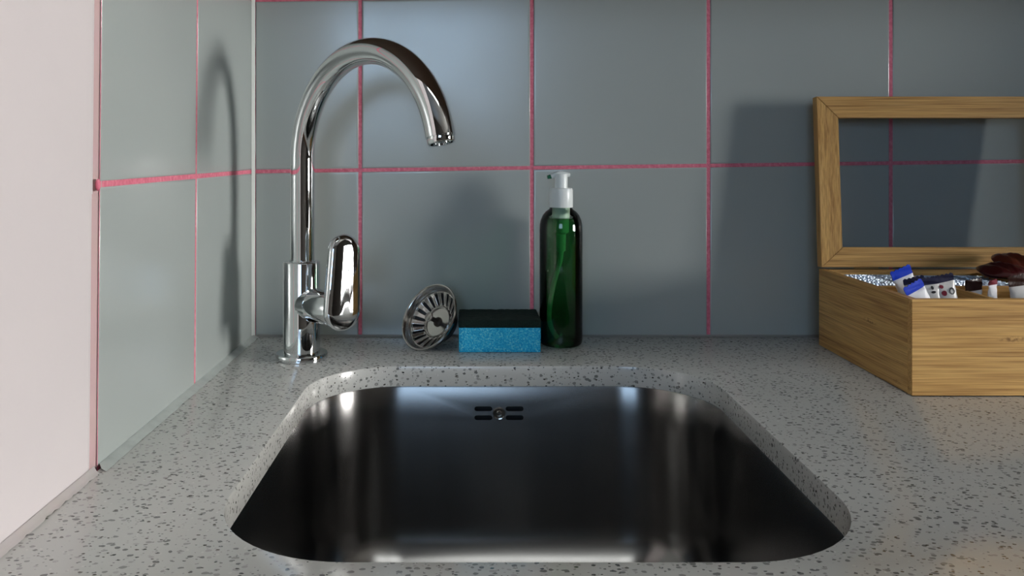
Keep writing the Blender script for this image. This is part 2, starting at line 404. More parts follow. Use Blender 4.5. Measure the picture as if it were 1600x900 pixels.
# ---------------------------------------------------------------- countertop with the sink cut-out
SX0, SX1, SY0, SY1, SR = -0.1475, 0.2255, -0.534, -0.134, 0.083
def rrect(off, z, r=None, n=14):
    r = (SR if r is None else r) + off
    x0, x1, y0, y1 = SX0-off, SX1+off, SY0-off, SY1+off
    out = []
    for cx, cy, a0 in ((x1-r, y1-r, 0), (x0+r, y1-r, 90), (x0+r, y0+r, 180), (x1-r, y0+r, 270)):
        for i in range(n+1):
            a = math.radians(a0 + 90*i/n); out.append(Vector((cx+r*math.cos(a), cy+r*math.sin(a), z)))
    return out
CT = 0.020
YF = -0.62
XC0 = XL+0.0016
bm = BM()
def plate(bm, zc, off):
    inner = ring(bm, rrect(off, zc)); outer = ring(bm, [(XC0, YF, zc), (FX-0.002, YF, zc), (FX-0.002, -0.0008, zc), (XC0, -0.0008, zc)])
    es = [bm.edges.new((L[i], L[(i+1) % len(L)])) for L in (inner, outer) for i in range(len(L))]
    bmesh.ops.triangle_fill(bm, use_beauty=True, edges=es)
    return inner, outer
it, ot = plate(bm, 0.0, 0.0016)
i1 = ring(bm, rrect(0.0005, -0.0005)); i2 = ring(bm, rrect(0.0, -0.0018))
ib, ob = plate(bm, -CT, 0.0)
bridge(bm, it, i1); bridge(bm, i1, i2); bridge(bm, i2, ib); bridge(bm, ot, ob)
ct = obj('countertop', bm, STONE, angle=30)
tag(ct, 'light grey speckled quartz countertop with a rounded cut-out over the sink', 'countertop')
# silicone beads
def bead(name, pts_a, pts_b, mid, m=SIL, n=40, lump=0.0006):
    bm = BM(); rows = []
    for i in range(n+1):
        t = i/n; a = Vector(pts_a[0]).lerp(Vector(pts_a[1]), t); b = Vector(pts_b[0]).lerp(Vector(pts_b[1]), t); c = Vector(mid[0]).lerp(Vector(mid[1]), t)
        base = Vector(mid[2]).lerp(Vector(mid[3]), t)
        j = lump*random.uniform(-1, 1); b = b + (b-a).normalized()*j
        rows.append([bm.verts.new(p) for p in (base, a, a.lerp(c, .6), c, b.lerp(c, .6), b)])
    for r, s in zip(rows, rows[1:]):
        for k in range(5): bm.faces.new((r[k], r[k+1], s[k+1], s[k]))
        bm.faces.new((r[5], r[0], s[0], s[5]))
    bm.faces.new(rows[0]); bm.faces.new(rows[-1][::-1])
    return tag(obj(name, bm, m, angle=80), kind='structure')
bead('trim_2', [(XL+.0002, -0.004, .0034), (XL+.0002, -0.404, .0026)], [(XL+.0070, -0.004, .0002), (XL+.0082, -0.412, .0002)],
     [(XL+.0034, -0.004, .0018), (XL+.0040, -0.41, .0016), (XL, -0.004, 0.0001), (XL, -0.40, 0.0001)])
bead('trim_3', [(XL+.0015, -0.415, .0050), (XL+.0015, -0.595, .0050)], [(XL+.0050, -0.415, .0002), (XL+.0044, -0.595, .0002)],
     [(XL+.0030, -0.415, .0018), (XL+.0030, -0.595, .0018), (XL+.001, -0.415, .0001), (XL+.001, -0.595, .0001)], m=plain('pinkish_sealant', srgb(178, 170, 168), .6), lump=0.001)
bead('trim_4', [(XL+.004, -.0002, .0025), (FX-0.01, -.0002, .0025)], [(XL+.004, -.0035, .0002), (FX-0.01, -.0035, .0002)],
     [(XL+.004, -.0014, .0010), (FX-0.01, -.0014, .0010), (XL+.004, 0, 0.0001), (FX-0.01, 0, 0.0001)],
     m=plain('grey_silicone', srgb(150, 150, 146), .5), lump=0.0002)
bead('trim_5', [(XL+.0002, -.0110, 0), (XL+.0002, -.0100, 1.35)], [(XL+.0018, -.0003, 0), (XL+.0020, -.0003, 1.35)],
     [(XL+.0012, -.0030, 0), (XL+.0012, -.0030, 1.35), (XL, 0, 0), (XL, 0, 1.35)], m=plain('white_corner_silicone', srgb(214, 218, 214), .35), n=120, lump=0.0005)

# ---------------------------------------------------------------- sink
sk = empty('kitchen_sink', (0.04, -0.334, -CT), 'undermount brushed steel sink bowl set in the grey speckled countertop', 'sink')
bm = BM()
SD = -0.198
OUT = [(0.022, -CT-0.0004), (0.0015, -CT-0.0004), (0.0008, -CT-0.0020)]
Ls = [ring(bm, rrect(o, z, n=18)) for o, z in OUT]
for z in (-0.05, -0.08, -0.11, -0.140): Ls.append(ring(bm, rrect(-0.0005-0.06*abs(z+CT)*0.1, z, n=18)))
fr = 0.045; zb = SD+fr
for a in range(0, 91, 10):
    a = math.radians(a); Ls.append(ring(bm, rrect(-0.0015-fr*(1-math.cos(a)), zb-0.0*a-fr*math.sin(a)+0.0, r=SR, n=18)))
# bottom: shallow fall to the waste
last = rrect(-0.0015-fr, SD, n=18); wc = Vector((0.039, -0.334, SD-0.004)); nn = len(last)
for t, dz in ((0.35, 0.0012), (0.7, 0.0028)):
    pts = []
    for p in last:
        d = p - wc; d.z = 0; q = wc + d.normalized()*0.046; pp = p.lerp(q, t); pp.z = SD-dz; pts.append(pp)
    Ls.append(ring(bm, pts))
pts = []
for p in last:
    d = p - wc; d.z = 0; q = wc + d.normalized()*0.046; q.z = SD-0.004; pts.append(q)
Ls.append(ring(bm, pts))
for a, b in zip(Ls, Ls[1:]): bridge(bm, a, b)
bowl = obj('bowl', bm, STEEL, sk, angle=60)
md = bowl.modifiers.new('s', 'SOLIDIFY'); md.thickness = 0.0009; md.offset = -1
bpy.context.view_layer.update(); dg = bpy.context.evaluated_depsgraph_get()
nm = bpy.data.meshes.new_from_object(bowl.evaluated_get(dg), depsgraph=dg); bowl.modifiers.clear(); bowl.data = nm
# overflow: four slots really cut through the bowl
cb = BM(); YB = SY1
def capsule2(cx, cz, hw, hh, n=10):
    out = []
    for s, a0 in ((1, -90), (-1, 90)):
        for i in range(n+1):
            a = math.radians(a0+180*i/n); out.append((cx+s*(hw-hh)+hh*math.cos(a), cz+hh*math.sin(a)))
    return out
slots = [(0.0128, -0.0420), (0.0128, -0.0506), (0.0437, -0.0420), (0.0437, -0.0506)]
for cx, cz in slots:
    c = capsule2(cx, cz, 0.0088, 0.0023)
    a = ring(cb, [(x, YB-0.012, z) for x, z in c]); b = ring(cb, [(x, YB+0.012, z) for x, z in c])
    bridge(cb, a, b); cb.faces.new(a); cb.faces.new(b[::-1])
boolean(bowl, cb)
bowl.data.shade_smooth(); bowl.data.set_sharp_from_angle(angle=math.radians(60))
bm = BM(); box(bm, (-0.003, YB+0.0035, -0.060), (0.060, YB+0.016, -0.033)); 
for f in [f for f in bm.faces if f.normal.y < -0.5 or abs(f.calc_center_median().y-(YB+0.0035)) < 1e-5]: bm.faces.remove(f)
obj('overflow_housing', bm, BLACK, sk, smooth=False)
bm = BM(); Ms = basis((0.0283, YB-0.0018, -0.0463), (0,-1,0))
lathe(bm, [(0.0061, -0.0016), (0.0061, 0.0004), (0.0056, 0.0012), (0.0050, 0.0010), (0.0046, 0.0002), (0.0030, 0.0001), (0.0022, 0.0009), (0.0008, 0.0009)], 32, Ms)
scw = obj('overflow_screw', bm, DCHROME, sk)
bm = BM(); box(bm, (-0.0014, -0.0003, 0.0009), (0.0014, 0.0003, 0.0012), M=Ms); box(bm, (0,0,0), (0,0,0)) if False else None
obj('screw_slot', bm, BLACK, scw, smooth=False)
bm = BM(); Md = Matrix.Translation(wc)
lathe(bm, [(0.048, -0.0006), (0.048, 0.0006), (0.044, 0.0012), (0.040, -0.001), (0.036, -0.010), (0.036, -0.03)], 64, Md, cap0=False, cap1=True)
obj('drain', bm, CHROME, sk)

# base cabinet carrying the worktop (below the picture)
cbn = empty('base_cabinet', (0.3, -0.30, FL), 'brown base cabinet run carrying the countertop', 'cabinet')
bm = BM(); box(bm, (XL+0.012, -0.58, FL+0.1), (XL+0.03, -0.02, -CT)); box(bm, (0.42, -0.58, FL+0.1), (0.438, -0.02, -CT)); box(bm, (FX-0.03, -0.58, FL+0.1), (FX-0.012, -0.02, -CT))
box(bm, (XL+0.012, -0.58, FL+0.082), (FX-0.012, -0.02, FL+0.1)); box(bm, (XL+0.012, -0.54, FL), (FX-0.012, -0.52, FL+0.082)); obj('carcass', bm, CABM, cbn, smooth=False)
for a, b in ((XL+0.014, 0.085), (0.088, 0.427), (0.430, 1.01), (1.013, 1.60), (1.603, 2.19), (2.193, FX-0.014)):
    bm = BM(); box(bm, (a, -0.60, FL+0.1), (b, -0.581, -CT-0.004), bev=0.0015); d = obj('door', bm, CABM, cbn)
    bm = BM(); tube(bm, [(b-0.03, -0.601, -0.10), (b-0.03, -0.625, -0.10), (b-0.03, -0.625, -0.22), (b-0.03, -0.601, -0.22)], 0.004, 12); obj('handle', bm, DCHROME, d)

wcb = empty('wall_cabinet', (0.5, -0.17, 0.44), 'brown wall cabinet hanging on the tiles above the tap', 'cabinet')
bm = BM(); box(bm, (XL+0.012, -0.341, 0.44), (1.29, -0.004, 1.30), bev=0.002); obj('carcass', bm, CABM, wcb)
for k in range(3):
    a = XL+0.014+k*0.509; bm = BM(); box(bm, (a, -0.360, 0.442), (a+0.505, -0.342, 1.298), bev=0.0015); d = obj('door', bm, CABM, wcb)
    bm = BM(); tube(bm, [(a+0.47, -0.361, 0.50), (a+0.47, -0.386, 0.50), (a+0.47, -0.386, 0.62), (a+0.47, -0.361, 0.62)], 0.004, 12); obj('handle', bm, DCHROME, d)
cpd = empty('added_shade_cupboard', (1.55, -0.23, 0), 'added unseen brown cupboard on the countertop far right, blocking light from the back wall', 'cupboard')  # added out of view to shade the right part of the back wall
bm = BM(); box(bm, (1.30, -0.35, 0.0005), (1.90, -0.004, 1.30), bev=0.002); obj('carcass', bm, CABM, cpd)
for a, b in ((1.302, 1.598), (1.602, 1.898)):
    bm = BM(); box(bm, (a, -0.369, 0.003), (b, -0.351, 1.298), bev=0.0015); d = obj('door', bm, CABM, cpd)
    hx = b-0.03 if a < 1.5 else a+0.03
    bm = BM(); tube(bm, [(hx, -0.370, 0.4), (hx, -0.395, 0.4), (hx, -0.395, 0.55), (hx, -0.370, 0.55)], 0.004, 12); obj('handle', bm, DCHROME, d)

# ---------------------------------------------------------------- mixer tap
TX, TY = (471.5-CX)/F*0.867, 0.867-Z0
tp = empty('mixer_tap', (TX, TY, 0), 'polished chrome kitchen mixer tap with swan neck spout behind the sink', 'tap')
T0 = Matrix.Translation((TX, TY, 0))
bm = BM(); lathe(bm, [(0.0262, 0.0003), (0.0264, 0.0015), (0.0264, 0.0052), (0.0256, 0.0066), (0.0196, 0.0074)], 96, T0); obj('base_flange', bm, CHROME, tp)
bm = BM()
BT = 0.1000
lathe(bm, [(0.0187, 0.0066), (0.0187, BT-0.0014), (0.0182, BT-0.0004), (0.0174, BT), (0.0129, BT)], 96, T0); obj('body', bm, CHROME, tp)
phi = math.radians(44); D = Vector((math.cos(phi), -math.sin(phi), 0)); R = 0.1030; zc = 0.2035
base = Vector((TX+0.0008, TY, 0))
pts = [base+Vector((0, 0, z)) for z in (BT-0.003, BT+0.02, 0.13, 0.16, 0.185)]
for a in range(0, 170, 3):
    t = math.radians(a); pts.append(base + D*(R-R*math.cos(t)) + Vector((0, 0, zc+R*math.sin(t))))
t = math.radians(168)
bm = BM(); rr = [0.0122]*len(pts)
n_ = len(pts)
for i in range(n_): rr[i] = 0.0122 + 0.0010*max(0, (i-n_*0.5)/(n_*0.5))
tube(bm, pts, rr, 64)
tip = pts[-1]; td = (pts[-1]-pts[-2]).normalized()
obj('spout', bm, CHROME, tp, angle=50)
bm = BM(); lathe(bm, [(0.0118, -0.001), (0.0118, 0.0008), (0.0122, 0.0012), (0.0122, 0.0052), (0.0114, 0.0062), (0.0098, 0.0062), (0.0096, 0.003)], 64, basis(tip, td))
obj('aerator', bm, CHROME, tp)
# collar line between body and spout
bm = BM(); lathe(bm, [(0.0135, 0), (0.0138, 0.0006), (0.0135, 0.0014), (0.0122, 0.0016)], 64, Matrix.Translation((TX+0.0008, TY, BT-0.0002))); obj('spout_collar', bm, CHROME, tp)
# lever
psi = math.radians(43); A = Vector((math.cos(psi), -math.sin(psi), 0.0)); zh = 0.0575
hub0 = Vector((TX, TY, zh))
Mh = basis(hub0 + A*0.010, A, (0, 0, 1))
bm = BM(); lathe(bm, [(0.0160, 0), (0.0160, 0.0125)], 64, Mh, True, False); lathe(bm, [(0.0160, 0.0125), (0.0152, 0.0128), (0.0152, 0.0140)], 64, Mh, False, True); obj('cartridge_housing', bm, CHROME, tp, angle=30)
bm = BM(); lathe(bm, [(0.0166, 0.0), (0.0172, 0.0008), (0.0172, 0.040), (0.0160, 0.042)], 64, basis(hub0 + A*0.0242, A, (0, 0, 1)))
lh = obj('lever_hub', bm, CHROME, tp)
# the lever paddle: capsule outline, domed front, tapering upward
psf = math.radians(50); Af = Vector((math.cos(psf), -math.sin(psf), 0)); Wd = Vector((math.sin(psf), math.cos(psf), 0)); tilt = math.radians(5)
Up = (Vector((0,0,1))*math.cos(tilt) + A*math.sin(tilt)).normalized(); Nn = Wd.cross(Up); Nn = -Nn if Nn.dot(A) < 0 else Nn
Nn = (Af*math.cos(math.radians(6)) + Vector((0,0,1))*math.sin(math.radians(6))).normalized()
U0 = (Vector((0,0,1)) - Nn*Nn.z).normalized(); W0 = Wd
Up = (U0*math.cos(tilt) + W0*math.sin(tilt)).normalized(); Wd = (W0*math.cos(tilt) - U0*math.sin(tilt)).normalized()
lc = hub0 + A*0.066
def paddle(ins, d, n=24):
    out = []; r0 = 0.0196-ins; r1 = 0.0172-ins; L = 0.0570
    for i in range(n+1):
        a = PI*i/n; out.append(lc + Wd*r1*math.cos(a) + Up*(L+r1*1.0*math.sin(a)) + Nn*(d+0.002))
    for i in range(n+1):
        a = PI+PI*i/n; out.append(lc + Wd*r0*math.cos(a) + Up*(r0*math.sin(a)) + Nn*d)
    return out
bm = BM()
Ls = [ring(bm, paddle(i, d)) for i, d in ((0.006, -0.0065), (0.0025, -0.0058), (0.0006, -0.0035), (0, -0.001), (0.0003, 0.0015), (0.0014, 0.0036), (0.0032, 0.0047), (0.0062, 0.0053), (0.0105, 0.00575), (0.0140, 0.0059))]
for a, b in zip(Ls, Ls[1:]): bridge(bm, a, b)
bm.faces.new(Ls[0][::-1]); bm.faces.new(Ls[-1])
lv = obj('lever', bm, CHROME, tp, angle=60)
bm = BM(); tq = lc + Up*0.040 + Nn*0.0078
Mq = basis(tq, Nn, Up); lathe(bm, [(0.0022, -0.0006), (0.0022, 0.0001), (0.0019, 0.0002), (0.0017, 0.0001), (0.0017, -0.0006)], 24, Mq, False, False); obj('engraved_mark', bm, DCHROME, lv)

# ---------------------------------------------------------------- sink strainer
n3 = Vector((-0.613, -0.62, 0.49)).normalized(); SRR = 0.0375
sc0 = P(670, 499.6, 0.914); sc0.z = SRR*math.sqrt(1-n3.z**2)+0.0010
st = empty('sink_strainer', (sc0.x, sc0.y, 0), 'round steel basket sink strainer tipped on its edge left of the sponge', 'strainer')
Mt = basis(sc0, n3, (0, 0, 1))
bm = BM()
lathe(bm, [(0.0365, -0.0012), (0.0374, -0.0008), (0.0378, 0), (0.0373, 0.0009), (0.0364, 0.0008), (0.0352, -0.0008), (0.0342, -0.0034), (0.0334, -0.0060), (0.0326, -0.0068)], 96, Mt, False, False)
N = 20; per = 8; n = N*per
prof = [(0.0326, -0.0068), (0.0312, -0.0074), (0.0262, -0.0108), (0.0212, -0.0142), (0.0194, -0.0152), (0.0175, -0.0154)]
rs = [ring(bm, [Mt @ Vector((r*math.cos(2*PI*i/n), r*math.sin(2*PI*i/n), z)) for i in range(n)]) for r, z in prof]
for j, (a, b) in enumerate(zip(rs, rs[1:])):
    bridge(bm, a, b, 0, (lambda i: i % per < 3) if 1 <= j <= 3 else None)
bk = obj('basket', bm, DCHROME, st, angle=50)
md = bk.modifiers.new('s', 'SOLIDIFY'); md.thickness = 0.0008; md.offset = 0
bm = BM(); lathe(bm, [(0.0178, -0.0156), (0.0170, -0.0142), (0.0160, -0.0146), (0.0157, -0.0158), (0.0100, -0.0160), (0.0030, -0.0160)], 64, Mt, True, True); hp = obj('hub_plate', bm, DCHROME, st)
bm = BM(); lathe(bm, [(0.0056, -0.0160), (0.0052, -0.0142), (0.0034, -0.0134), (0.0026, -0.0120), (0.0026, -0.0012)], 32, Mt); obj('stem', bm, DARKBAR, st)
bm = BM(); lathe(bm, [(0.0026, -0.0016), (0.0048, -0.0014), (0.0054, -0.0006), (0.0053, 0.0006), (0.0044, 0.0012)], 40, Mt); obj('knob', bm, DCHROME, st)
bm = BM(); lathe(bm, [(0.0175, -0.0170), (0.0165, -0.0200), (0.0190, -0.0215), (0.0205, -0.0235), (0.0195, -0.0255), (0.0120, -0.0265), (0.0100, -0.033), (0.0060, -0.036)], 48, Mt); obj('rubber_stopper', bm, BLACK, st)
bm = BM(); lathe(bm, [(0.0310, -0.0092), (0.0290, -0.0130), (0.0230, -0.0176), (0.0176, -0.0186)], 64, Mt, False, False); obj('lower_cup', bm, BLACK, st)

# ---------------------------------------------------------------- sponge
sp = empty('sponge', (0.031, -0.046, 0), 'blue kitchen sponge with a dark green scourer top in front of the wall', 'sponge')
def soft_box(name, lo, hi, m, parent, bev, amp, cuts=18):
    bm = BM(); box(bm, lo, hi, bev=bev)
    bmesh.ops.subdivide_edges(bm, edges=[e for e in bm.edges if e.calc_length() > 0.01], cuts=cuts, use_grid_fill=True)
    for v in bm.verts:
        if v.co.z > lo[2]+0.001: v.co += Vector([random.uniform(-amp, amp) for _ in range(3)])
    return obj(name, bm, m, parent, angle=60)
soft_box('foam', (-0.0122, -0.0780, 0.0002), (0.0743, -0.0150, 0.0262), SPONGE, sp, 0.0012, 0.00014)
soft_box('scourer', (-0.0124, -0.0783, 0.0262), (0.0745, -0.0148, 0.0343), SCOUR, sp, 0.0012, 0.0005, 26)

# ---------------------------------------------------------------- soap bottle
bx_, by_ = (876.5-CX)*0.93/F, 0.93-Z0
bt = empty('soap_dispenser', (bx_, by_, 0), 'clear pump bottle of dark green liquid soap right of the sponge', 'bottle')
B0 = Matrix.Translation((bx_, by_, 0))
bm = BM()
RB = 0.0236
lathe(bm, [(0.016, 0.0022), (0.0185, 0.0004), (0.0215, 0.0010), (0.0230, 0.0032), (RB, 0.007), (RB, 0.126), (0.0233, 0.1320), (0.0222, 0.1375), (0.0200, 0.1425), (0.0168, 0.1465), (0.0132, 0.1490), (0.0118, 0.1510), (0.0118, 0.154)], 96, B0, True, False)
obj('bottle_shell', bm, SHELL, bt, angle=60)
bm = BM()
lathe(bm, [(0.0155, 0.0032), (0.0210, 0.0024), (0.0222, 0.0042), (RB-0.0007, 0.008), (RB-0.0007, 0.126), (0.0226, 0.1320), (0.0216, 0.1368), (0.0206, 0.1400)], 96, B0)
obj('liquid_soap', bm, LIQ, bt, angle=50)
bm = BM(); n = 72
lathe(bm, [(0.0128, 0.1512), (0.0131, 0.1518), (0.0131, 0.1700), (0.0122, 0.1722), (0.0085, 0.1726), (0.0080, 0.1722)], 72, B0)
# fluted skirt
for k in range(36):
    a = 2*PI*k/36; c, s = math.cos(a), math.sin(a)
    box(bm, (-0.0003, -0.0003, 0.153), (0.0003, 0.0003, 0.169), M=None) if False else None
cl = obj('pump_collar', bm, WHITEP, bt)
bm = BM(); lathe(bm, [(0.0068, 0.1722), (0.0072, 0.1726), (0.0072, 0.1865), (0.0066, 0.1880), (0.003, 0.1886)], 48, B0)
# nozzle: flat tongue towards the left, slightly towards the room, plus short thumb rest at the back
nd = Vector((-1, -0.15, 0)).normalized()
tube(bm, [Vector((bx_, by_, 0.1866))-nd*0.0100, Vector((bx_, by_, 0.1876)), Vector((bx_, by_, 0.1868))+nd*0.006, Vector((bx_, by_, 0.1850))+nd*0.0115], [0.0022, 0.0036, 0.0032, 0.0025], 20)
ph = obj('pump_head', bm, WHITEP, bt)
bm = BM(); tube(bm, [Vector((bx_, by_, 0.1850))+nd*0.0108, Vector((bx_, by_, 0.1843))+nd*0.0152], [0.0024, 0.0020], 16); obj('nozzle_tip', bm, GREENN, ph)
bm = BM(); lathe(bm, [(0.0098, 0.153), (0.0095, 0.1400), (0.0088, 0.1395), (0.0086, 0.1240), (0.0055, 0.1215), (0.0050, 0.1035), (0.0036, 0.1022)], 40, B0); obj('pump_cylinder', bm, GREENP, bt)
bm = BM()
path = [(0, .1035), (-.0015, .092), (-.0055, .078), (-.0095, .062), (-.0125, .044), (-.0130, .028), (-.0095, .016), (-.0035, .0075)]
from mathutils.geometry import interpolate_bezier
pp = []
for i in range(len(path)-1):
    p0 = path[max(i-1, 0)]; p1 = path[i]; p2 = path[i+1]; p3 = path[min(i+2, len(path)-1)]
    for q in range(6):
        t = q/6
        f = lambda a, b, c, d: 0.5*((2*b)+(-a+c)*t+(2*a-5*b+4*c-d)*t*t+(-a+3*b-3*c+d)*t**3)
        pp.append(Vector((bx_+f(p0[0], p1[0], p2[0], p3[0]), by_-0.004, f(p0[1], p1[1], p2[1], p3[1]))))
tube(bm, pp, 0.0026, 16); obj('dip_tube', bm, GREENP, bt)

# ---------------------------------------------------------------- bamboo tea box
BX0, BX1, BY0, BY1, BH = 0.3815, 0.6440, -0.2400, -0.0450, 0.0841
tb = empty('tea_box', ((BX0+BX1)/2, (BY0+BY1)/2, 0), 'open bamboo tea box with a raised framed lid standing on the right of the countertop', 'box')
th = 0.0075
def part_box(name, lo, hi, m, bev=0.0006, parent=tb):
    bm = BM(); box(bm, lo, hi, bev=bev); return flat(obj(name, bm, m, parent, angle=60))
part_box('front_panel', (BX0, BY0, 0.0008), (BX1, BY0+th, BH), BAMX)
part_box('back_panel', (BX0+th, BY1-th, 0.0008), (BX1-th, BY1, BH-0.0002), BAMX)
part_box('side_panel', (BX0, BY0+th, 0.0008), (BX0+th, BY1, BH), BAMY)
part_box('side_panel', (BX1-th, BY0+th, 0.0008), (BX1, BY1, BH), BAMY)
part_box('bottom_panel', (BX0+th, BY0+th, 0.002), (BX1-th, BY1-th, 0.006), BAMX)
DZ = BH-0.003; YD = 0.824-Z0
part_box('divider', (BX0+th, YD-0.0022, 0.006), (BX1-th, YD+0.0022, DZ), BAMX)
DXs = [0.4665, 0.5510]
for dx in DXs:
    part_box('divider', (dx-0.0022, BY0+th, 0.006), (dx+0.0022, YD-0.0023, DZ), BAMY)
    part_box('divider', (dx-0.0022, YD+0.0023, 0.006), (dx+0.0022, BY1-th, DZ), BAMY)
# lid: mitred frame leaning back on its hinges
lid_h = 0.1870; LW = 0.0235; LT = 0.0110; ang = math.atan2(0.0135, 0.186)
lid = empty('lid', (0, 0, 0)); lid.parent = tb
ML = Matrix.Translation((BX0+0.0003, BY1-0.0010, BH+0.0022)) @ Matrix.Rotation(-ang, 4, 'X')
lidw = BX1-BX0
def rail(name, a, b, c, d, m):
    # a,b outer corners, c,d inner corners in lid plane (u,v)
    bm = BM(); fr_ = [bm.verts.new(ML @ Vector((u, -LT/2, v))) for u, v in (a, b, c, d)]; bk_ = [bm.verts.new(ML @ Vector((u, LT/2, v))) for u, v in (a, b, c, d)]
    bm.faces.new(fr_); bm.faces.new(bk_[::-1]); bridge(bm, fr_, bk_)
    bmesh.ops.bevel(bm, geom=list(bm.edges), offset=0.0005, segments=2, affect='EDGES')
    return flat(obj(name, bm, m, lid, angle=60))
W_, Hh = lidw, lid_h
rail('bottom_rail', (0, 0), (W_, 0), (W_-LW, LW-0.002), (LW, LW-0.002), BAMX)
rail('top_rail', (W_, Hh), (0, Hh), (LW, Hh-LW), (W_-LW, Hh-LW), BAMX)
rail('side_rail', (0, Hh), (0, 0), (LW, LW-0.002), (LW, Hh-LW), BAMZ)
rail('side_rail', (W_, 0), (W_, Hh), (W_-LW, Hh-LW), (W_-LW, LW-0.002), BAMZ)
bm = BM(); box(bm, (LW-0.0004, 0.0005, LW-0.0024), (W_-LW+0.0004, 0.0022, Hh-LW+0.0004), M=ML); obj('window_pane', bm, PANE, lid, smooth=False)
for hx in (BX0+0.05, BX1-0.05):
    bm = BM(); tube(bm, [(hx-0.013, BY1-0.0035, BH+0.0011), (hx+0.013, BY1-0.0035, BH+0.0011)], 0.0011, 12); obj('hinge', bm, BRASS, lid)

# ---------------------------------------------------------------- packets in the box
def sachet(name, label, cat, group, base, top, wdir, wid, thick, body, tipm, tipl=0.013, bend=0.0, marks=(), serr=True):
    base, top = Vector(base), Vector(top); ax = (top-base); L = ax.length; ax.normalize()
    wd = Vector(wdir); wd = (wd-ax*wd.dot(ax)).normalized(); nr = wd.cross(ax)
    if nr.y > 0: nr = -nr
    root = empty(name, base, label, cat, group)
    nu, nv = 10, 26
    def pt(u, v, side):       # u -1..1, v 0..L
        e = max(0, min(v/0.012, 1.0)); e = math.sqrt(max(0, 1-(1-e)**2))
        q = max(0, min(1, (L-v-tipl*0.8)/0.024)); e *= q*(2-q); prof = math.sqrt(max(0, 1-u*u))
        d = thick/2*e*prof*side + side*0.00025
        off = bend*(v/L)**2
        return base + ax*v + wd*(u*wid/2*(1-0.06*e)) + nr*(d+off + 0.0003*math.sin(v*900+u*2))
    def shell(v0, v1, n, grow=0.0, ser=False):
        bm = BM(); g = {}
        for s in (1, -1):
            for i in range(nu+1):
                for j in range(n+1):
                    u = -1+2*i/nu; v = v0+(v1-v0)*j/n
                    p = pt(u, v, s)+nr*grow*s
                    if ser and j == n: p = p + ax*(0.0012 if i % 2 else 0)
                    g[s, i, j] = bm.verts.new(p)
            for i in range(nu):
                for j in range(n): bm.faces.new((g[s,i,j], g[s,i+1,j], g[s,i+1,j+1], g[s,i,j+1]))
        for j in range(n):
            for i in (0, nu): bm.faces.new((g[1,i,j], g[1,i,j+1], g[-1,i,j+1], g[-1,i,j]))
        for i in range(nu):
            for j in (0, n): bm.faces.new((g[1,i,j], g[1,i+1,j], g[-1,i+1,j], g[-1,i,j]))
        return bm
    wr = obj('wrapper', shell(0, L-tipl+0.0004, nv), body, root, angle=75)
    obj('crimped_end', shell(L-tipl, L, 8, 0.00015, serr), tipm, root, angle=75)
    for (u, v, rx, rz, m, kind) in marks:
        bm = BM(); c = pt(u, v, 1) + nr*0.0005; k = 20
        def loop(f, d): return ring(bm, [pt(u+f*rx/(wid/2)*math.cos(2*PI*i/k), v+f*rz*math.sin(2*PI*i/k), 1)+nr*d for i in range(k)])
        a = loop(1.0, 0.0001); b = loop(1.0, 0.0004)
        if kind == 'ring':
            c2 = loop(0.65, 0.0004); d2 = loop(0.65, 0.0001); bridge(bm, a, b); bridge(bm, b, c2); bridge(bm, c2, d2)
        else: bridge(bm, a, b); bm.faces.new(b)
        obj('printed_mark', bm, m, wr, angle=50)
    return root
g1 = 'stick sachets in the front left compartment'
def tp_(px, py, Z): return P(px, py, Z)
def stick(label, topp, basep, wd, wid, body, tipm, **k):
    sachet('sugar_sachet', label, 'sachet', g1, basep, topp, wd, wid, 0.0075, body, tipm, **k)
stick('white stick sachet with a bright blue end, tallest and furthest left in the bamboo box', tp_(1408, 421, .800), (0.446, -.158, .010), (1, .1, -.10), .0205, WHITEW, BLUEW, tipl=.008, bend=-.002)
stick('grey white sachet with a dark navy end, half behind the two blue ended ones', tp_(1427, 434.5, .785), (0.434, -.178, .010), (1, -.1, -.05), .0190, CREAMW, NAVYW, tipl=.005, bend=0)
stick('low white stick sachet with a deep blue end, nearest the front left box corner', tp_(1421, 443.5, .758), (0.436, -.220, .010), (1, .1, .06), .0195, WHITEW, BLUEW, tipl=.007, bend=.004)
stick('white stick sachet with a serrated navy end and small dark print', tp_(1450, 434.5, .768), (0.428, -.203, .010), (1, -.05, .05), .0180, CREAMW, NAVYW, tipl=.006, marks=((.2, .079, .0012, .0016, INKW, 'dot'), (.25, .075, .0022, .0011, INKW, 'dot')))
stick('white stick sachet with navy end, maroon mark and round emblem, rightmost in its compartment', tp_(1472, 430.5, .768), (0.448, -.203, .010), (1, 0, .2), .0195, CREAMW, NAVYW, tipl=.006, marks=((-.38, .082, .0018, .0016, REDW, 'dot'), (-.30, .076, .0024, .0024, REDW, 'dot'), (.48, .0765, .0028, .0032, INKW, 'ring')))
# middle front compartment
sachet('sweet_packet', 'small packet with a dark brown end and white body, in the middle compartment', 'sachet', None, (0.480, -.170, .010), tp_(1517, 437, .800), (1, .3, -.3), .020, .006, WHITEW, BROWNW, tipl=.010, bend=.003)
sachet('sweet_packet', 'white curved packet with a maroon edge, right in the middle compartment', 'sachet', None, (0.492, -.175, .010), tp_(1541, 438, .800), (.75, .5, -.55), .017, .007, WHITEW, REDW, tipl=.004, bend=.006)
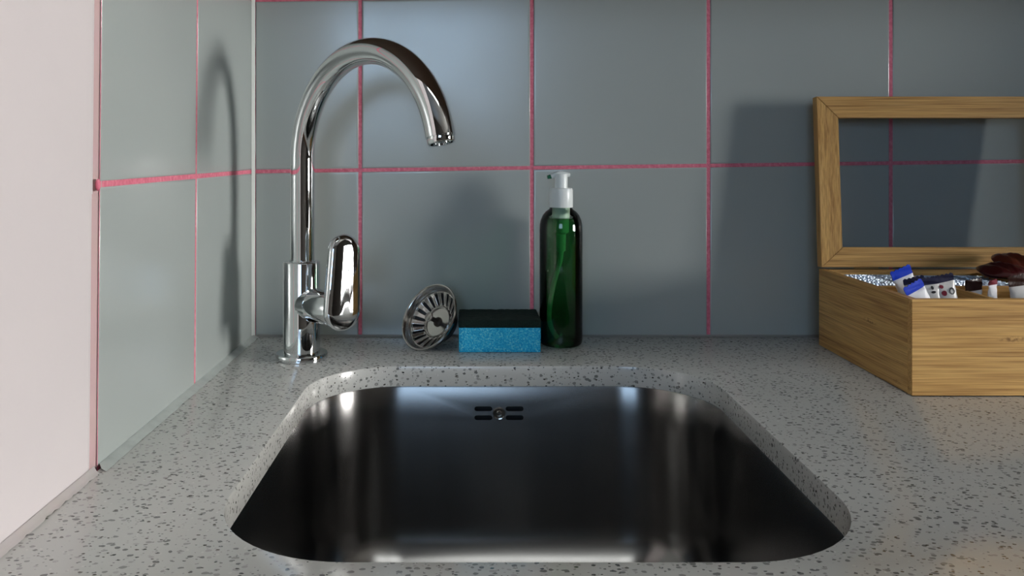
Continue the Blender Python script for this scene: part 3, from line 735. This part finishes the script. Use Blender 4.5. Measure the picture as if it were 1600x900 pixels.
# right front compartment
sachet('coffee_sachet', 'white sachet with a dark brown folded end at the right edge of the picture', 'sachet', 'white sachets at the right picture edge', (0.516, -.190, .010), tp_(1592, 431, .780), (1, .1, -.03), .022, .007, CREAMW, BROWNW, tipl=.009, marks=((.1, .066, .0020, .0020, INKW, 'dot'),))
sachet('coffee_sachet', 'white sachet cut off by the picture edge, behind the brown ended one', 'sachet', 'white sachets at the right picture edge', (0.530, -.175, .010), tp_(1622, 437, .800), (1, .1, .1), .022, .007, WHITEW, BROWNW, tipl=.005)
# foil tea bags lying in the two rear compartments: one envelope modelled, then copied
def envelope_mesh():
    bm = BM(); nx, ny = 14, 10; g = {}
    for s in (1, -1):
        for i in range(nx+1):
            for j in range(ny+1):
                u, v = -1+2*i/nx, -1+2*j/ny
                e = max(0, 1-abs(u)**4)*max(0, 1-abs(v)**4)
                g[s,i,j] = bm.verts.new((u*.036, v*.0365, s*(0.0002+0.0016*e*(.6+.4*math.cos(v*2)))+0.0006*math.sin(u*6+v*4)+0.0003*math.sin(u*17-v*9)))
        for i in range(nx):
            for j in range(ny): bm.faces.new((g[s,i,j], g[s,i+1,j], g[s,i+1,j+1], g[s,i,j+1]))
    for i in range(nx):
        for j in (0, ny): bm.faces.new((g[1,i,j], g[1,i+1,j], g[-1,i+1,j], g[-1,i,j]))
    for j in range(ny):
        for i in (0, nx): bm.faces.new((g[1,i,j], g[1,i,j+1], g[-1,i,j+1], g[-1,i,j]))
    return bm
words = ['frontmost', 'second from the front', 'third from the front', 'fourth from the front', 'fifth from the front',
         'third from the back', 'second from the back', 'rearmost']
env = None
def put_env(x, y, z, rx, ry, rz, label, group):
    global env
    if env is None: env = obj('tea_bag_envelope', envelope_mesh(), FOIL, angle=70); o = env
    else: o = env.copy(); COL.objects.link(o)
    o.location = (x, y, z); o.rotation_euler = (rx, ry, rz); tag(o, label, 'tea bag', group)
y0 = YD+0.0022; y1 = BY1-th
for x, side in ((0.4268, 'left'), (0.5087, 'middle')):
    for k in range(8):
        lean = math.radians(90-random.uniform(5, 9)); h = 0.0365
        yy = y0 + 0.0100 + k*0.0094
        put_env(x+random.uniform(-.0008, .0008), yy, 0.0066+h+random.uniform(0, .0012), lean, math.radians(random.uniform(-.5, .5)), math.radians(random.uniform(-1.2, 1.2)),
                'upright silver foil tea bag envelope, %s in the %s rear compartment' % (words[k], side), 'foil tea bags in the %s rear compartment' % side)
# maroon wrapped packets heaped in the right rear compartment
def pillow(name, label, c, rx, ry, rz, a, b, t, m, group):
    bm = BM(); nx, ny = 22, 16; g = {}
    for s in (1, -1):
        for i in range(nx+1):
            for j in range(ny+1):
                u, v = -1+2*i/nx, -1+2*j/ny
                e = (max(0, 1-abs(u)**3)*max(0, 1-abs(v)**2.5))**.6
                g[s,i,j] = bm.verts.new((u*a*(1-.1*e)*math.sqrt(1-.42*v*v), v*b*(1-.12*e)*math.sqrt(1-.42*u*u), s*(0.0003+t*e)+0.0012*math.sin(u*7+v*3)*e+0.0005*math.sin(u*23)*e))
        for i in range(nx):
            for j in range(ny): bm.faces.new((g[s,i,j], g[s,i+1,j], g[s,i+1,j+1], g[s,i,j+1]))
    for i in range(nx):
        for j in (0, ny): bm.faces.new((g[1,i,j], g[1,i+1,j], g[-1,i+1,j], g[-1,i,j]))
    for j in range(ny):
        for i in (0, nx): bm.faces.new((g[1,i,j], g[1,i,j+1], g[-1,i,j+1], g[-1,i,j]))
    o = obj(name, bm, m, angle=80); o.location = c; o.rotation_euler = (rx, ry, rz); return tag(o, label, 'sweet', group)
gm = 'maroon packets heaped in the right rear compartment'
pillow('wrapped_sweet', 'dark maroon shiny packet, pointing left out of the right rear compartment', (0.5510, -.094, .0890), .18, -.06, .10, .024, .018, .0062, MAROON, gm)
pillow('wrapped_sweet', 'red brown shiny packet, highest of the heap at the right', (0.5760, -.080, .0960), .30, .08, -.25, .024, .018, .0060, mat_wrapper('red_brown_wrapper', srgb(96, 40, 26), .3), gm)
pillow('wrapped_sweet', 'dark brown packet under the maroon ones', (0.597, -.096, .070), 0, 0, .1, .034, .030, .008, BROWNW, gm)
